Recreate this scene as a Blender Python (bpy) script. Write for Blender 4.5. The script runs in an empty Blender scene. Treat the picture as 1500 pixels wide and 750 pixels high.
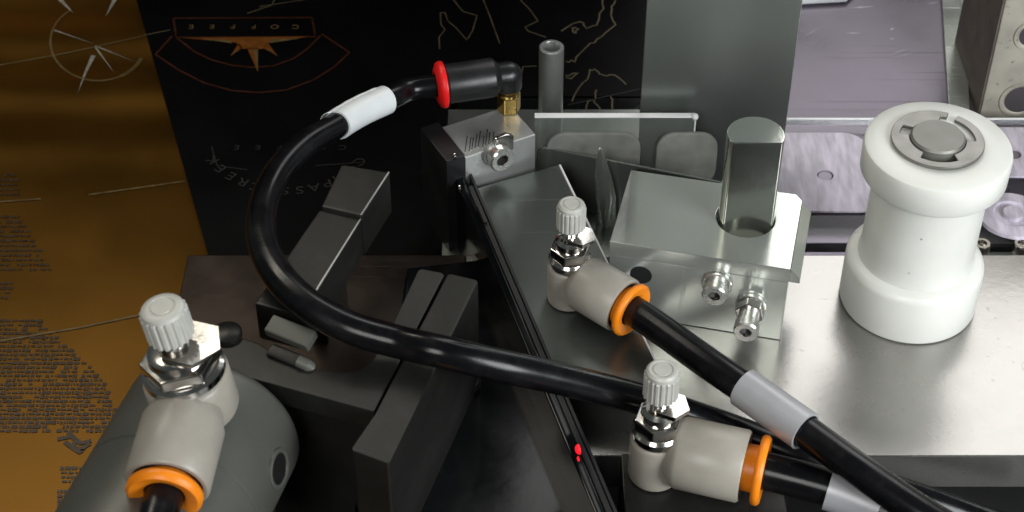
import bpy, bmesh, math, random
from mathutils import Vector, Matrix
random.seed(7)
sc = bpy.context.scene
R = math.radians

# ------------------------------------------------------------------ camera
PITCH = R(42); FOC = 2550.0; DIST = 530.0            # looking down 42 degrees from 53 cm away
CAM = Vector((0, -DIST*math.cos(PITCH), DIST*math.sin(PITCH)))
cd = bpy.data.cameras.new('camera'); cam = bpy.data.objects.new('camera', cd)
sc.collection.objects.link(cam); sc.camera = cam
cam.location = CAM*0.001; cam.rotation_euler = (R(90)-PITCH, 0, 0)
cd.sensor_width = 36; cd.lens = 36*FOC/1500; cd.clip_start = 0.01; cd.clip_end = 20
cd.dof.use_dof = True; cd.dof.focus_distance = 0.50; cd.dof.aperture_fstop = 32

# ------------------------------------------------------------------ world + lamps
w = bpy.data.worlds.new('World'); sc.world = w; w.use_nodes = True
w.node_tree.nodes['Background'].inputs[0].default_value = (0.62, 0.72, 0.70, 1)
w.node_tree.nodes['Background'].inputs[1].default_value = 0.10

def area(name, loc, target, sx, sy, power, col):
    l = bpy.data.lights.new(name, 'AREA'); l.shape = 'RECTANGLE'; l.size = sx*.001; l.size_y = sy*.001
    l.energy = power; l.color = col
    o = bpy.data.objects.new(name, l); sc.collection.objects.link(o)
    o.location = Vector(loc)*.001
    o.rotation_euler = (Vector(target)-Vector(loc)).to_track_quat('-Z', 'Y').to_euler()
    return o
area('window_light', (320, 700, 800), (110, -20, 0), 580, 520, 3.4, (1.0, 0.985, 0.97))
area('front_fill_light', (-260, -860, 700), (90, -20, 0), 360, 420, 3.8, (1.0, 0.99, 0.96))  # added fill from behind the camera, brightens the bracket front
area('side_window_light', (420, -420, 260), (110, -20, 0), 280, 280, 3.8, (0.95, 0.98, 1.0))
area('foil_fill_light', (-330, 230, 560), (-260, 140, -30), 420, 130, 1.35, (1.0, 0.93, 0.8))  # added unseen lamp that puts bright bands on the foil ripples

sc.view_settings.view_transform = 'Standard'; sc.view_settings.look = 'None'
sc.view_settings.exposure = 0.0; sc.view_settings.gamma = 1.0
sc.cycles.max_bounces = 8; sc.cycles.use_denoising = True

# ------------------------------------------------------------------ measuring helpers (millimetres)
def lv(px, py, z):                                    # point of the level plane z seen at photo pixel (px, py)
    a = (px-750)/FOC; b = -(py-375)/FOC
    d = Vector((a, math.cos(PITCH)+b*math.sin(PITCH), -math.sin(PITCH)+b*math.cos(PITCH)))
    t = (z-CAM.z)/d.z
    return CAM + d*t
def fr(px, py, Y):                                    # same on the upright plane y = Y
    a = (px-750)/FOC; b = -(py-375)/FOC
    d = Vector((a, math.cos(PITCH)+b*math.sin(PITCH), -math.sin(PITCH)+b*math.cos(PITCH)))
    return CAM + d*((Y-CAM.y)/d.y)
def up(px, py, P, n):                                 # same on the upright plane through P with normal n
    a = (px-750)/FOC; b = -(py-375)/FOC
    d = Vector((a, math.cos(PITCH)+b*math.sin(PITCH), -math.sin(PITCH)+b*math.cos(PITCH)))
    n = Vector(n); return CAM + d*((P-CAM).dot(n)/d.dot(n))

# ------------------------------------------------------------------ materials
def mat(name, base, rough=.5, metal=0.0, var=.12, vscale=60, rvar=.1, bump=.02, bscale=900, stretch=(1, 1, 1),
        spots=0.0, spotcol=(.05, .045, .04), scratch=0.0, rot=0.0, trans=0.0, ior=1.45, coat=0.0, sss=0.0, spec=.5, dust=0.0):
    m = bpy.data.materials.new(name); m.use_nodes = True; nt = m.node_tree; N = nt.nodes; L = nt.links
    p = N['Principled BSDF']; tc = N.new('ShaderNodeTexCoord'); mp = N.new('ShaderNodeMapping')
    L.new(tc.outputs['Object'], mp.inputs[0]); mp.inputs['Scale'].default_value = stretch; mp.inputs['Rotation'].default_value = (0, 0, rot)
    n1 = N.new('ShaderNodeTexNoise'); n1.inputs['Scale'].default_value = vscale; n1.inputs['Detail'].default_value = 6
    L.new(mp.outputs[0], n1.inputs['Vector'])
    mr = N.new('ShaderNodeMapRange'); L.new(n1.outputs[0], mr.inputs[0]); mr.inputs[1].default_value = .3; mr.inputs[2].default_value = .7
    mr.inputs[3].default_value = 1-var; mr.inputs[4].default_value = 1+var
    mul = N.new('ShaderNodeVectorMath'); mul.operation = 'SCALE'; mul.inputs[0].default_value = base
    L.new(mr.outputs[0], mul.inputs['Scale']); out = mul.outputs[0]
    if spots:
        n3 = N.new('ShaderNodeTexNoise'); n3.inputs['Scale'].default_value = 420; n3.inputs['Detail'].default_value = 3
        L.new(tc.outputs['Object'], n3.inputs['Vector'])
        r3 = N.new('ShaderNodeMapRange'); L.new(n3.outputs[0], r3.inputs[0]); r3.inputs[1].default_value = .66; r3.inputs[2].default_value = .74
        r3.inputs[3].default_value = 0; r3.inputs[4].default_value = spots
        mx = N.new('ShaderNodeMix'); mx.data_type = 'RGBA'; L.new(r3.outputs[0], mx.inputs[0]); L.new(out, mx.inputs[6]); mx.inputs[7].default_value = (*spotcol, 1)
        out = mx.outputs[2]
    if dust:
        n5 = N.new('ShaderNodeTexNoise'); n5.inputs['Scale'].default_value = 160; n5.inputs['Detail'].default_value = 9; n5.inputs['Roughness'].default_value = .75
        L.new(tc.outputs['Object'], n5.inputs['Vector'])
        r5 = N.new('ShaderNodeMapRange'); L.new(n5.outputs[0], r5.inputs[0]); r5.inputs[1].default_value = .5; r5.inputs[2].default_value = .75
        r5.inputs[3].default_value = 0; r5.inputs[4].default_value = dust
        mx = N.new('ShaderNodeMix'); mx.data_type = 'RGBA'; L.new(r5.outputs[0], mx.inputs[0]); L.new(out, mx.inputs[6]); mx.inputs[7].default_value = (.4, .38, .35, 1)
        out = mx.outputs[2]
    L.new(out, p.inputs['Base Color'])
    n2 = N.new('ShaderNodeTexNoise'); n2.inputs['Scale'].default_value = bscale; n2.inputs['Detail'].default_value = 4
    L.new(mp.outputs[0], n2.inputs['Vector'])
    m2 = N.new('ShaderNodeMapRange'); L.new(n1.outputs[0], m2.inputs[0]); m2.inputs[1].default_value = .3; m2.inputs[2].default_value = .7
    m2.inputs[3].default_value = max(.02, rough-rvar); m2.inputs[4].default_value = min(1, rough+rvar)
    rsock = m2.outputs[0]; hsock = n2.outputs[0]
    if scratch:
        # thin scratches: stretched noise bands in two directions
        mp2 = N.new('ShaderNodeMapping'); mp2.inputs['Scale'].default_value = (9, 1500, 25); mp2.inputs['Rotation'].default_value = (0, 0, .5)
        L.new(tc.outputs['Object'], mp2.inputs[0])
        n4 = N.new('ShaderNodeTexNoise'); n4.inputs['Scale'].default_value = 1; n4.inputs['Detail'].default_value = 2
        L.new(mp2.outputs[0], n4.inputs['Vector'])
        r4 = N.new('ShaderNodeMapRange'); L.new(n4.outputs[0], r4.inputs[0]); r4.inputs[1].default_value = .68; r4.inputs[2].default_value = .72
        ad = N.new('ShaderNodeMath'); ad.operation = 'MULTIPLY_ADD'; L.new(r4.outputs[0], ad.inputs[0]); ad.inputs[1].default_value = scratch; L.new(rsock, ad.inputs[2])
        rsock = ad.outputs[0]
        ad2 = N.new('ShaderNodeMath'); ad2.operation = 'SUBTRACT'; L.new(hsock, ad2.inputs[0]); L.new(r4.outputs[0], ad2.inputs[1]); hsock = ad2.outputs[0]
    L.new(rsock, p.inputs['Roughness'])
    bp = N.new('ShaderNodeBump'); bp.inputs['Strength'].default_value = bump*10 if bump < .1 else 1; bp.inputs['Distance'].default_value = .00008
    L.new(hsock, bp.inputs['Height']); L.new(bp.outputs[0], p.inputs['Normal'])
    p.inputs['Metallic'].default_value = metal; p.inputs['Transmission Weight'].default_value = trans; p.inputs['IOR'].default_value = ior
    p.inputs['Coat Weight'].default_value = coat; p.inputs['Coat Roughness'].default_value = .12
    p.inputs['Subsurface Weight'].default_value = sss; p.inputs['Subsurface Radius'].default_value = (1, .95, .85); p.inputs['Subsurface Scale'].default_value = .004
    p.inputs['Specular IOR Level'].default_value = spec
    return m
M = {}
M['plate'] = mat('milled_aluminium', (.33, .322, .308), .25, .85, .08, 45, .05, .03, 500, (1, 1, 1), spots=.35, spotcol=(.2, .18, .165), dust=.25)
M['steel'] = mat('brushed_steel', (.34, .365, .35), .36, .88, .05, 30, .05, .02, 700, (1, .12, .12), scratch=.06)
M['bracket'] = mat('ground_steel', (.52, .55, .505), .18, .72, .04, 40, .06, .02, 900, scratch=.05)
M['alu'] = mat('sawn_aluminium', (.50, .51, .50), .32, .65, .1, 60, .08, .03, 700)
M['dark_steel'] = mat('dark_steel', (.042, .042, .039), .42, .75, .2, 45, .08, .03, 700, (1, .15, 1), spots=.25, dust=.04)
M['anod'] = mat('grey_anodised_aluminium', (.105, .107, .094), .45, .3, .12, 30, .08, .02, 900, spots=.12)
M['chrome'] = mat('nickel_plate', (.62, .60, .57), .14, 1, .06, 200, .05, .01, 900)
M['knob'] = mat('knurled_nickel_knob', (.50, .50, .46), .42, .1, .08, 200, .06, .02, 900)
M['brass'] = mat('brass', (.62, .42, .13), .24, 1, .12, 200, .08, .02, 900)
M['beige'] = mat('beige_resin', (.325, .30, .258), .36, 0, .10, 90, .05, .012, 1500, spec=.5)
M['orange'] = mat('orange_plastic', (.90, .25, .008), .38, 0, .05, 200, .05, .01, 900, sss=.2)
M['red'] = mat('red_plastic', (.75, .012, .012), .4, 0, .05, 200, .05, .01, 900)
M['tube'] = mat('black_polyurethane', (.004, .004, .005), .24, 0, .3, 90, .07, .02, 700, spec=.36, dust=.02)
M['black'] = mat('black_plastic', (.012, .012, .013), .38, 0, .2, 90, .08, .02, 900)
M['gloss_black'] = mat('glossy_black_panel', (.003, .0035, .004), .14, 0, .3, 40, .06, .01, 300, dust=.01, spec=.25)
M['sleeve'] = mat('white_marker_sleeve', (.72, .75, .76), .36, 0, .05, 120, .06, .02, 500)
M['grey_sleeve'] = mat('silver_grey_sleeve', (.40, .40, .42), .33, .15, .05, 120, .06, .02, 500)
M['white'] = mat('white_polyethylene', (.74, .745, .70), .33, 0, .05, 60, .06, .02, 600, sss=.35, spots=.0)
M['clip'] = mat('spring_steel', (.24, .236, .22), .42, .9, .08, 150, .08, .02, 900)
M['acrylic'] = mat('clear_acrylic', (.90, .90, .93), .05, 0, .0, 60, .02, .004, 300, trans=1, ior=1.2)
M['edge'] = mat('bright_edge_white', (.85, .85, .86), .3, 0, .05, 100, .1, .02, 500)  # white put in for the light that clear edges carry
M['pad'] = mat('frosted_pad', (.52, .475, .56), .5, 0, .3, 420, .1, .09, 600, (1, .22, 1), rot=.6)
M['pad_dim'] = mat('grey_frosted_pad', (.27, .275, .25), .6, 0, .15, 200, .1, .05, 600)
M['lilac'] = mat('lilac_protective_film', (.20, .175, .215), .30, .4, .12, 28, .08, .04, 120, scratch=.3)
M['undersheet'] = mat('grey_steel_floor', (.30, .32, .30), .3, .9, .08, 40, .06, .02, 300)
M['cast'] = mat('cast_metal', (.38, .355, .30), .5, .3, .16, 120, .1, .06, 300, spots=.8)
M['cast_side'] = mat('dark_brown_metal', (.14, .115, .10), .6, .3, .2, 140, .1, .06, 300, spots=.6)  # darker brown for the cast block's left face
M['table'] = mat('dark_table_top', (.02, .02, .02), .5, 0, .2, 20, .1, .02, 300)
M['gold'] = mat('amber_foil', (.155, .073, .010), .38, .85, .12, 20, .05, .012, 260)
M['goldink'] = mat('pale_gold_ink', (.15, .105, .042), .4, .3, .2, 300, .1)
M['silverink'] = mat('silver_ink', (.45, .43, .36), .35, .5, .25, 260, .1)
M['textink'] = mat('brown_black_ink', (.04, .022, .008), .4, 0, .3, 300, .1)
M['film'] = mat('black_printed_film', (.0016, .0016, .0020), .42, 0, .3, 30, .06, .03, 120, spec=.12)
M['redink'] = mat('dark_red_ink', (.05, .012, .005), .4, .2, .2, 300, .1)
M['mapink'] = mat('olive_gold_ink', (.085, .07, .038), .5, .1, .35, 150, .1)
M['orangeink'] = mat('orange_gold_ink', (.20, .065, .010), .4, .3, .2, 300, .1)
M['dimink'] = mat('faint_grey_ink', (.012, .0115, .011), .5, 0, .2, 300, .1)
M['guard'] = mat('smoky_clear_acrylic', (.62, .66, .62), .08, 0, .05, 60, .05, .01, 300, trans=.88, ior=1.3)
M['shaft'] = mat('dull_ground_shaft', (.24, .235, .215), .5, .55, .12, 120, .08, .02, 900)
M['post'] = mat('satin_steel_post', (.42, .43, .42), .34, .8, .1, 60, .06, .02, 900)
M['tubeink'] = mat('rubbed_grey_ink', (.075, .08, .085), .5, 0, .5, 500, .1)
M['pin'] = mat('turned_steel_pin', (.46, .48, .44), .16, .97, .06, 40, .05, .02, 900, (1, 1, .1))
M['dim_plate'] = mat('dark_reflection_plate', (.055, .042, .034), .32, .8, .3, 40, .08, .03, 500, spots=.2, scratch=.1)
M['screw'] = mat('zinc_screw', (.60, .60, .57), .27, .85, .08, 200, .08, .02, 900)
M['matte_black'] = mat('matte_black_plastic', (.014, .014, .015), .6, 0, .3, 90, .1, .02, 900)
M['hole_shade'] = mat('hole_shade_grey', (.05, .045, .05), .6, 0, .1)
M['arm'] = mat('dark_satin_steel_arm', (.13, .142, .132), .3, .85, .05, 30, .05, .02, 700, (1, .12, .12), scratch=.06, spots=.1)
M['thin'] = mat('polished_thin_steel', (.34, .36, .335), .2, .75, .08, 40, .05, .02, 500)
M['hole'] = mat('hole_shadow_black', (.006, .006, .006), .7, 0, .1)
def led():
    m = bpy.data.materials.new('red_led'); m.use_nodes = True; p = m.node_tree.nodes['Principled BSDF']
    p.inputs['Base Color'].default_value = (.6, 0, .01, 1); p.inputs['Emission Color'].default_value = (1, .008, .015, 1); p.inputs['Emission Strength'].default_value = 1.6
    return m
M['led'] = led()

# ------------------------------------------------------------------ mesh builder (millimetres in, metres out)
class B:
    def __init__(s): s.v = []; s.f = []
    def add(s, vs, fs, X=None):
        k = len(s.v); s.v += [tuple(X @ Vector(v)) if X else tuple(v) for v in vs]; s.f += [[i+k for i in f] for f in fs]; return s
    def box(s, a, b, X=None):
        (x0, y0, z0), (x1, y1, z1) = a, b
        return s.add([(x0,y0,z0),(x1,y0,z0),(x1,y1,z0),(x0,y1,z0),(x0,y0,z1),(x1,y0,z1),(x1,y1,z1),(x0,y1,z1)],
                     [(3,2,1,0),(4,5,6,7),(0,1,5,4),(1,2,6,5),(2,3,7,6),(3,0,4,7)], X)
    def prism(s, pts, z0, z1, X=None):                 # pts (x, y) in order, extruded from z0 to z1
        n = len(pts); ar = sum(pts[i][0]*pts[(i+1)%n][1]-pts[(i+1)%n][0]*pts[i][1] for i in range(n))
        if ar < 0: pts = pts[::-1]
        vs = [(p[0], p[1], z0) for p in pts]+[(p[0], p[1], z1) for p in pts]
        return s.add(vs, [list(range(n))[::-1], [n+i for i in range(n)]]+[(i, (i+1)%n, n+(i+1)%n, n+i) for i in range(n)], X)
    def slab(s, top, vec):                             # any planar polygon (3-D points) thickened along vec
        n = len(top); vec = Vector(vec); vs = [tuple(p) for p in top]+[tuple(Vector(p)+vec) for p in top]
        return s.add(vs, [list(range(n)), [n+i for i in range(n)][::-1]]+[((i+1)%n, i, n+i, n+(i+1)%n) for i in range(n)])
    def lathe(s, prof, X=None, seg=48, loop=False, mod=None):
        vs = []; fs = []; rings = []
        for j, (r, z) in enumerate(prof):
            if r <= 1e-6: rings.append([len(vs)]); vs.append((0, 0, z)); continue
            ring = []
            for i in range(seg):
                t = 2*math.pi*i/seg; rr = r*(mod(t, j) if mod else 1); ring.append(len(vs)); vs.append((rr*math.cos(t), rr*math.sin(t), z))
            rings.append(ring)
        m = len(rings)
        for j in range(m if loop else m-1):
            a, b = rings[j], rings[(j+1)%m]
            for i in range(seg):
                k = (i+1)%seg
                if len(a) == 1 and len(b) == 1: continue
                if len(a) == 1: fs.append((a[0], b[k], b[i]))
                elif len(b) == 1: fs.append((a[i], a[k], b[0]))
                else: fs.append((a[i], a[k], b[k], b[i]))
        return s.add(vs, fs, X)
    def sweep(s, path, r, seg=24, caps=True, rr=None):
        n = len(path); P = [Vector(p) for p in path]; vs = []; fs = []; u = None
        for i in range(n):
            t = (P[min(i+1, n-1)]-P[max(i-1, 0)]).normalized()
            if u is None:
                u = t.orthogonal().normalized()
            u = (u-t*u.dot(t)).normalized(); v = t.cross(u); q = rr[i] if rr else r
            for k in range(seg):
                a = 2*math.pi*k/seg; vs.append(tuple(P[i]+(u*math.cos(a)+v*math.sin(a))*q))
        for i in range(n-1):
            for k in range(seg):
                a = i*seg+k; b = i*seg+(k+1)%seg; fs.append((a, b, b+seg, a+seg))
        if caps: fs += [list(range(seg))[::-1], [(n-1)*seg+k for k in range(seg)]]
        return s.add(vs, fs)
    def build(s, name, m, parent=None, bevel=0, bseg=2, sharp=35, label=None, flip=False):
        me = bpy.data.meshes.new(name); org = Vector(parent['_o']) if parent and '_o' in parent else Vector((0, 0, 0))
        me.from_pydata([tuple((Vector(v)-org)*.001) for v in s.v], [], s.f)
        bm = bmesh.new(); bm.from_mesh(me); bmesh.ops.recalc_face_normals(bm, faces=bm.faces)
        if bevel:
            es = [e for e in bm.edges if len(e.link_faces) == 2 and e.calc_face_angle(0) > R(40)]
            bmesh.ops.bevel(bm, geom=es, offset=bevel*.001, segments=bseg, affect='EDGES', profile=.5, clamp_overlap=True)
        for f in bm.faces: f.smooth = True
        for e in bm.edges: e.smooth = not (len(e.link_faces) == 2 and e.calc_face_angle(0) > R(sharp))
        bm.to_mesh(me); bm.free(); me.materials.append(m)
        o = bpy.data.objects.new(name, me); sc.collection.objects.link(o)
        if bevel: wn = o.modifiers.new('weighted_normal', 'WEIGHTED_NORMAL'); wn.keep_sharp = True; wn.weight = 80
        if parent: o.parent = parent; o['_o'] = tuple(org)
        if label: o['label'] = label
        return o
def thing(name, label, cat, loc=(0, 0, 0), group=None):
    o = bpy.data.objects.new(name, None); sc.collection.objects.link(o); o.empty_display_size = .01
    o.location = Vector(loc)*.001; o['_o'] = tuple(loc); o['label'] = label; o['category'] = cat
    if group: o['group'] = group
    return o
def tag(o, label, cat, group=None):
    o['label'] = label; o['category'] = cat
    if group: o['group'] = group
    return o
def struct(o): o['kind'] = 'structure'; return o
def T(p): return Matrix.Translation(Vector(p))
def frame(p, z, x=(1, 0, 0)):                         # matrix at p whose local z is z
    z = Vector(z).normalized(); x = Vector(x); x = (x-z*x.dot(z)).normalized(); y = z.cross(x)
    m = Matrix((x, y, z)).transposed().to_4x4(); m.translation = Vector(p); return m
def Rz(a): return Matrix.Rotation(R(a), 4, 'Z')
def catmull(P, n=14):
    P = [Vector(p) for p in P]; Q = [P[0]*2-P[1]]+P+[P[-1]*2-P[-2]]; out = []
    for i in range(1, len(Q)-2):
        a, b, c, d = Q[i-1:i+3]
        for k in range(n):
            t = k/n; out.append(.5*((2*b)+(c-a)*t+(2*a-5*b+4*c-d)*t*t+(3*b-a-3*c+d)*t**3))
    out.append(P[-1]); return out
def xy(p): return (p[0], p[1])
def hexpts(r, a=0): return [(r*math.cos(R(60*i+a)), r*math.sin(R(60*i+a))) for i in range(6)]

# ------------------------------------------------------------------ ground under everything
TZ = -62.0
struct(B().box((-900, -500, TZ-20), (900, 900, TZ)).build('table', M['table']))

# ------------------------------------------------------------------ amber foil and black printed film
GZ = -30.0
def wave(x, y):
    s = max(0, min(1, (y-55)/70.)); s = s*s*(3-2*s)
    return s*(.85*math.sin((y-118)/5.4+.12*math.sin(x/40)) + .5*math.sin(x/27+y/33)) + .2*math.sin(x/31)*math.sin(y/29)
g = thing('amber_packaging_film', 'amber gold coffee packaging film with rippled far end and dark printed text at the left', 'packaging film', (-200, 0, GZ))
b = B(); nx, ny = 90, 190; vs = []; fs = []
for j in range(ny+1):
    for i in range(nx+1):                             # flat with ripples, then an added unseen rise that dims the plate's reflection
        x = -320+i*(300/nx); u = -190+j*3.2
        if u < 195: vs.append((x, u, GZ+wave(x, u)))
        else:
            t = min((u-195)/40, math.pi/2); vs.append((x, 195+40*math.sin(t), GZ+wave(x, 195)*math.cos(t)+40-40*math.cos(t)+max(0, u-195-40*math.pi/2)))
k0 = len(vs); vs += [(x, y, z-.6) for x, y, z in vs]
for j in range(ny):
    for i in range(nx):
        a = j*(nx+1)+i; fs.append((a, a+1, a+nx+2, a+nx+1)); fs.append((k0+a+nx+1, k0+a+nx+2, k0+a+1, k0+a))
b.add(vs, fs); b.build('foil_sheet', M['gold'], g, sharp=80)
def onfoil(px, py, lift=.25):
    z = GZ
    for _ in range(12): p = lv(px, py, z); z = .5*z+.5*(GZ+wave(p.x, p.y))
    p = lv(px, py, z); return Vector((p.x, p.y, GZ+wave(p.x, p.y)+lift))
def ribbon(b, pts, wd, sub=6, f=onfoil, taper=False):
    Q = []
    for i in range(len(pts)-1):
        for k in range(sub): t = k/sub; Q.append((pts[i][0]*(1-t)+pts[i+1][0]*t, pts[i][1]*(1-t)+pts[i+1][1]*t))
    Q.append(pts[-1]); P = [f(*q) for q in Q]; n = len(P); vs = []
    for i in range(n):
        t = (P[min(i+1, n-1)]-P[max(i-1, 0)]); t.z = 0; t.normalize(); s = Vector((-t.y, t.x, 0))*wd*.5*((1-i/(n-1)) if taper else 1)
        vs += [P[i]-s, P[i]+s]
    b.add([tuple(v) for v in vs], [(2*i, 2*i+2, 2*i+3, 2*i+1) for i in range(n-1)])
def arc(cx, cy, rx, ry, a0, a1, n=26): return [(cx+rx*math.cos(R(a0+(a1-a0)*i/n)), cy+ry*math.sin(R(a0+(a1-a0)*i/n))) for i in range(n+1)]
b = B(); ribbon(b, arc(144, 62, 70, 57, 60, 235), .9, 2); ribbon(b, arc(144, 62, 70, 57, 25, 62), 1.7, 2)
b.build('compass_ring', M['goldink'], g)
b = B()
for pts in ([(137, 82), (124, 110), (114, 138)], [(168, 0), (155, 25)], [(88, 0), (108, 20)]): ribbon(b, pts, 1.8, 6, taper=True)
for pts in ([(80, 45), (138, 65)], [(140, 68), (200, 92)], [(140, 70), (168, 108)]): ribbon(b, pts, .8, 6, taper=True)
b.build('compass_needles', M['silverink'], g)
for pts in ([(-10, 98), (100, 78), (208, 54)], [(130, 286), (272, 266)], [(-10, 297), (60, 292)], [(0, 500), (120, 480), (205, 462)]): b = B(); ribbon(b, pts, .8, 10); b.build('grid_line', M['goldink'], g)
b = B(); rows = []                                    # unreadable paragraphs: short irregular strokes in rows
def para(x0f, x1f, y0, y1, st):
    y = y0
    while y < y1:
        x = x0f(y)
        while x < x1f(y):
            l = random.uniform(2, 9); hgt = random.uniform(.35, .8)
            if random.random() < .93:
                p = onfoil(x, y, .2); q = onfoil(x+l, y, .2)
                b.add([(p.x, p.y-hgt, p.z), (q.x, q.y-hgt, q.z), (q.x, q.y+hgt*random.uniform(.3, 1), q.z), (p.x, p.y+hgt, p.z)], [(0, 1, 2, 3)])
            x += l+random.uniform(.8, 2.5)
        y += st
para(lambda y: -15, lambda y: 22+(y-255)*.25, 257, 290, 7)
para(lambda y: -15, lambda y: 30+(y-318)*.55, 318, 400, 7)
para(lambda y: -15, lambda y: 15-(y-415)*.2, 415, 440, 7)
para(lambda y: -15, lambda y: 55+(y-470)*1.1 if y < 560 else 150+(y-560)*.4, 470, 632, 6.2)
para(lambda y: 88+(y-684)*.15, lambda y: 170-(y-684)*.4, 686, 706, 6.5)
para(lambda y: 84, lambda y: 150-(y-710)*.3, 720, 750, 6.5)
o = b.build('printed_text', M['textink'], g); o['kind'] = 'stuff'
b = B()
for pts in ([(84, 644), (105, 640), (118, 650), (134, 646)], [(100, 634), (112, 645), (106, 655), (122, 660), (114, 664)], [(95, 648), (114, 662), (132, 650)]): ribbon(b, pts, 1.4, 3)
b.build('printed_ornament', M['textink'], g)

FZ = GZ+9.0
fs_ = thing('black_packaging_film', 'black printed coffee packaging film with upside-down logo and map outlines behind the machine', 'packaging film', (0, 120, FZ))
e0 = lv(200, 0, FZ); e1 = lv(305, 372, FZ); dr = (e1-e0).normalized(); e0 = e0-dr*90; e1 = e1+dr*25
prof = [(e1.y, FZ), (109, FZ), (150, FZ), (190, FZ)]+[(190+40*math.sin(R(t)), FZ+40-40*math.cos(R(t))) for t in range(9, 91, 9)]+[(230, 120), (230, 330)]
b = B(); vs = []; ln = 0; py_, pz_ = prof[0]
for y, z in prof:                                     # the film lies flat, then an added unseen upturn keeps light off the left
    ln += math.hypot(y-py_, z-pz_); py_, pz_ = y, z; q = e1-dr*(ln/abs(dr.y)); vs.append((q.x, y, z))
for (y, z) in prof: vs.append((-22 if y < 109 else 62, y, z))
n = len(prof); vs += [(62, 109, FZ)]
top = [(i, i+1, n+i+1, n+i) for i in range(1, n-1)]
vs[n+1] = (62, 109, FZ); vs.append((-22, 109, FZ)); top += [(0, 1, 2*n+1, n)]
top[0] = (1, 2, n+2, n+1, 2*n+1)
m_ = len(vs); b.add([(x, y, z) for x, y, z in vs]+[(x, y+(1 if y > 200 else 0), z-(.8 if z < 60 else 0)) for x, y, z in vs], top+[tuple(m_+i for i in f[::-1]) for f in top])
b.build('film_sheet', M['film'], fs_, sharp=80)
def onfilm(px, py): p = lv(px, py, FZ); p.z = FZ+.12; return p
def rb(name, lists, wd, m, sub=3, taper=False):
    for pts in lists:
        b = B(); ribbon(b, pts, wd, sub, onfilm, taper); b.build(name, m, fs_)
rb('banner_outline', [[(254, 27), (457, 26), (462, 54), (258, 55), (254, 27)], [(252, 53), (228, 80), (262, 103), (300, 122), (340, 133), (380, 136), (420, 132), (460, 117), (490, 98), (512, 77), (471, 50)],
    [(258, 55), (285, 76), (310, 88), (340, 96), (370, 99), (400, 97), (430, 86), (450, 72), (470, 52)]], .8, M['redink'])
rb('banner_outline', [[(310, 215), (318, 243), (362, 249)], [(462, 243), (530, 238)]], .4, M['dimink'])
b = B()
def flat(pts): b.add([tuple(onfilm(*p)+Vector((0, 0, .05))) for p in pts], [list(range(len(pts)))])
flat([(268, 56), (452, 54), (393, 63), (346, 63)])
flat([(346, 63), (393, 63), (386, 72), (354, 72)]); flat([(355, 71), (345, 75), (337, 83), (350, 64)][::-1]); flat([(386, 71), (397, 77), (407, 83), (392, 63)])
flat([(362, 71), (378, 71), (378, 106)])
b.build('compass_star', M['orangeink'], fs_)
b = B(); flat([(296, 58), (335, 59), (340, 64)]); flat([(440, 57), (398, 58), (394, 64)]); flat([(371, 72), (378, 74), (378, 105)]); flat([(352, 73), (346, 75), (337, 83)]); flat([(388, 71), (395, 74), (407, 83)])
for v in range(len(b.v)): b.v[v] = (b.v[v][0], b.v[v][1], b.v[v][2]+.08)
b.build('star_highlight', M['goldink'], fs_)
rb('map_outline', [[(664, 0), (678, 17), (699, 23), (692, 46), (684, 59), (668, 41), (656, 31), (652, 19), (645, 19), (646, 36), (652, 44), (643, 55), (644, 72)],
    [(706, -5), (718, 25), (732, 64)], [(762, 0), (776, 14), (788, 31), (769, 40), (774, 46), (800, 55)],
    [(404, -4), (398, 8), (380, 14), (362, 20)], [(380, 10), (470, -4)], [(210, 52), (250, 44)], [(763, 116), (766, 98), (786, 97)]], .45, M['mapink'], 4)
def jit(p, n=3, a=2.0):
    out = []
    for i in range(len(p)-1):
        for k in range(n): t = k/n; out.append((p[i][0]*(1-t)+p[i+1][0]*t+random.uniform(-a, a), p[i][1]*(1-t)+p[i+1][1]*t+random.uniform(-a, a)))
    return out+[p[-1]]
rb('coast_outline', [jit(q) for q in ([(884, 0), (884, 14), (872, 38), (860, 42), (850, 31), (822, 46)], [(902, 0), (895, 14), (901, 38), (882, 55), (865, 65), (846, 79), (843, 90), (829, 90)],
    [(838, 148), (855, 120), (862, 117), (864, 103), (874, 103), (881, 110), (903, 111), (917, 124)], [(872, 132), (870, 150), (880, 163)], [(829, 110), (845, 108), (836, 118), (829, 114)],
    [(838, 41), (846, 44), (842, 49), (838, 41)], [(855, 165), (862, 150), (872, 146)], [(895, 140), (897, 160)])], .6, M['mapink'], 2)
rb('grid_line', [[(831, 154), (937, 131)], [(925, 165), (937, 155)]], .4, M['dimink'])
def text(s, px, py, size, m, rot=180, f=onfilm, dy=.2):
    c = bpy.data.curves.new('lettering', 'FONT'); c.body = s; c.size = size*.001; c.align_x = 'CENTER'; c.align_y = 'CENTER'; c.extrude = .00002
    o = bpy.data.objects.new('lettering', c); sc.collection.objects.link(o); bpy.context.view_layer.update()
    me = bpy.data.meshes.new_from_object(o); bpy.data.objects.remove(o)
    p = f(px, py); o = bpy.data.objects.new('lettering', me); sc.collection.objects.link(o); me.materials.append(m)
    o.parent = fs_; o.location = (p-Vector(fs_['_o'])+Vector((0, 0, dy)))*.001; o.rotation_euler = (0, 0, R(rot)); o.scale = (1.15, 1.0, 1)
    return o
for i, ch in enumerate('COFFEE'): text(ch, 433-i*30.5, 40, 3.6, M['goldink'])
for i, ch in enumerate('COFFEE'): text(ch, 502-i*31, 217, 3.6, M['dimink'])
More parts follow.
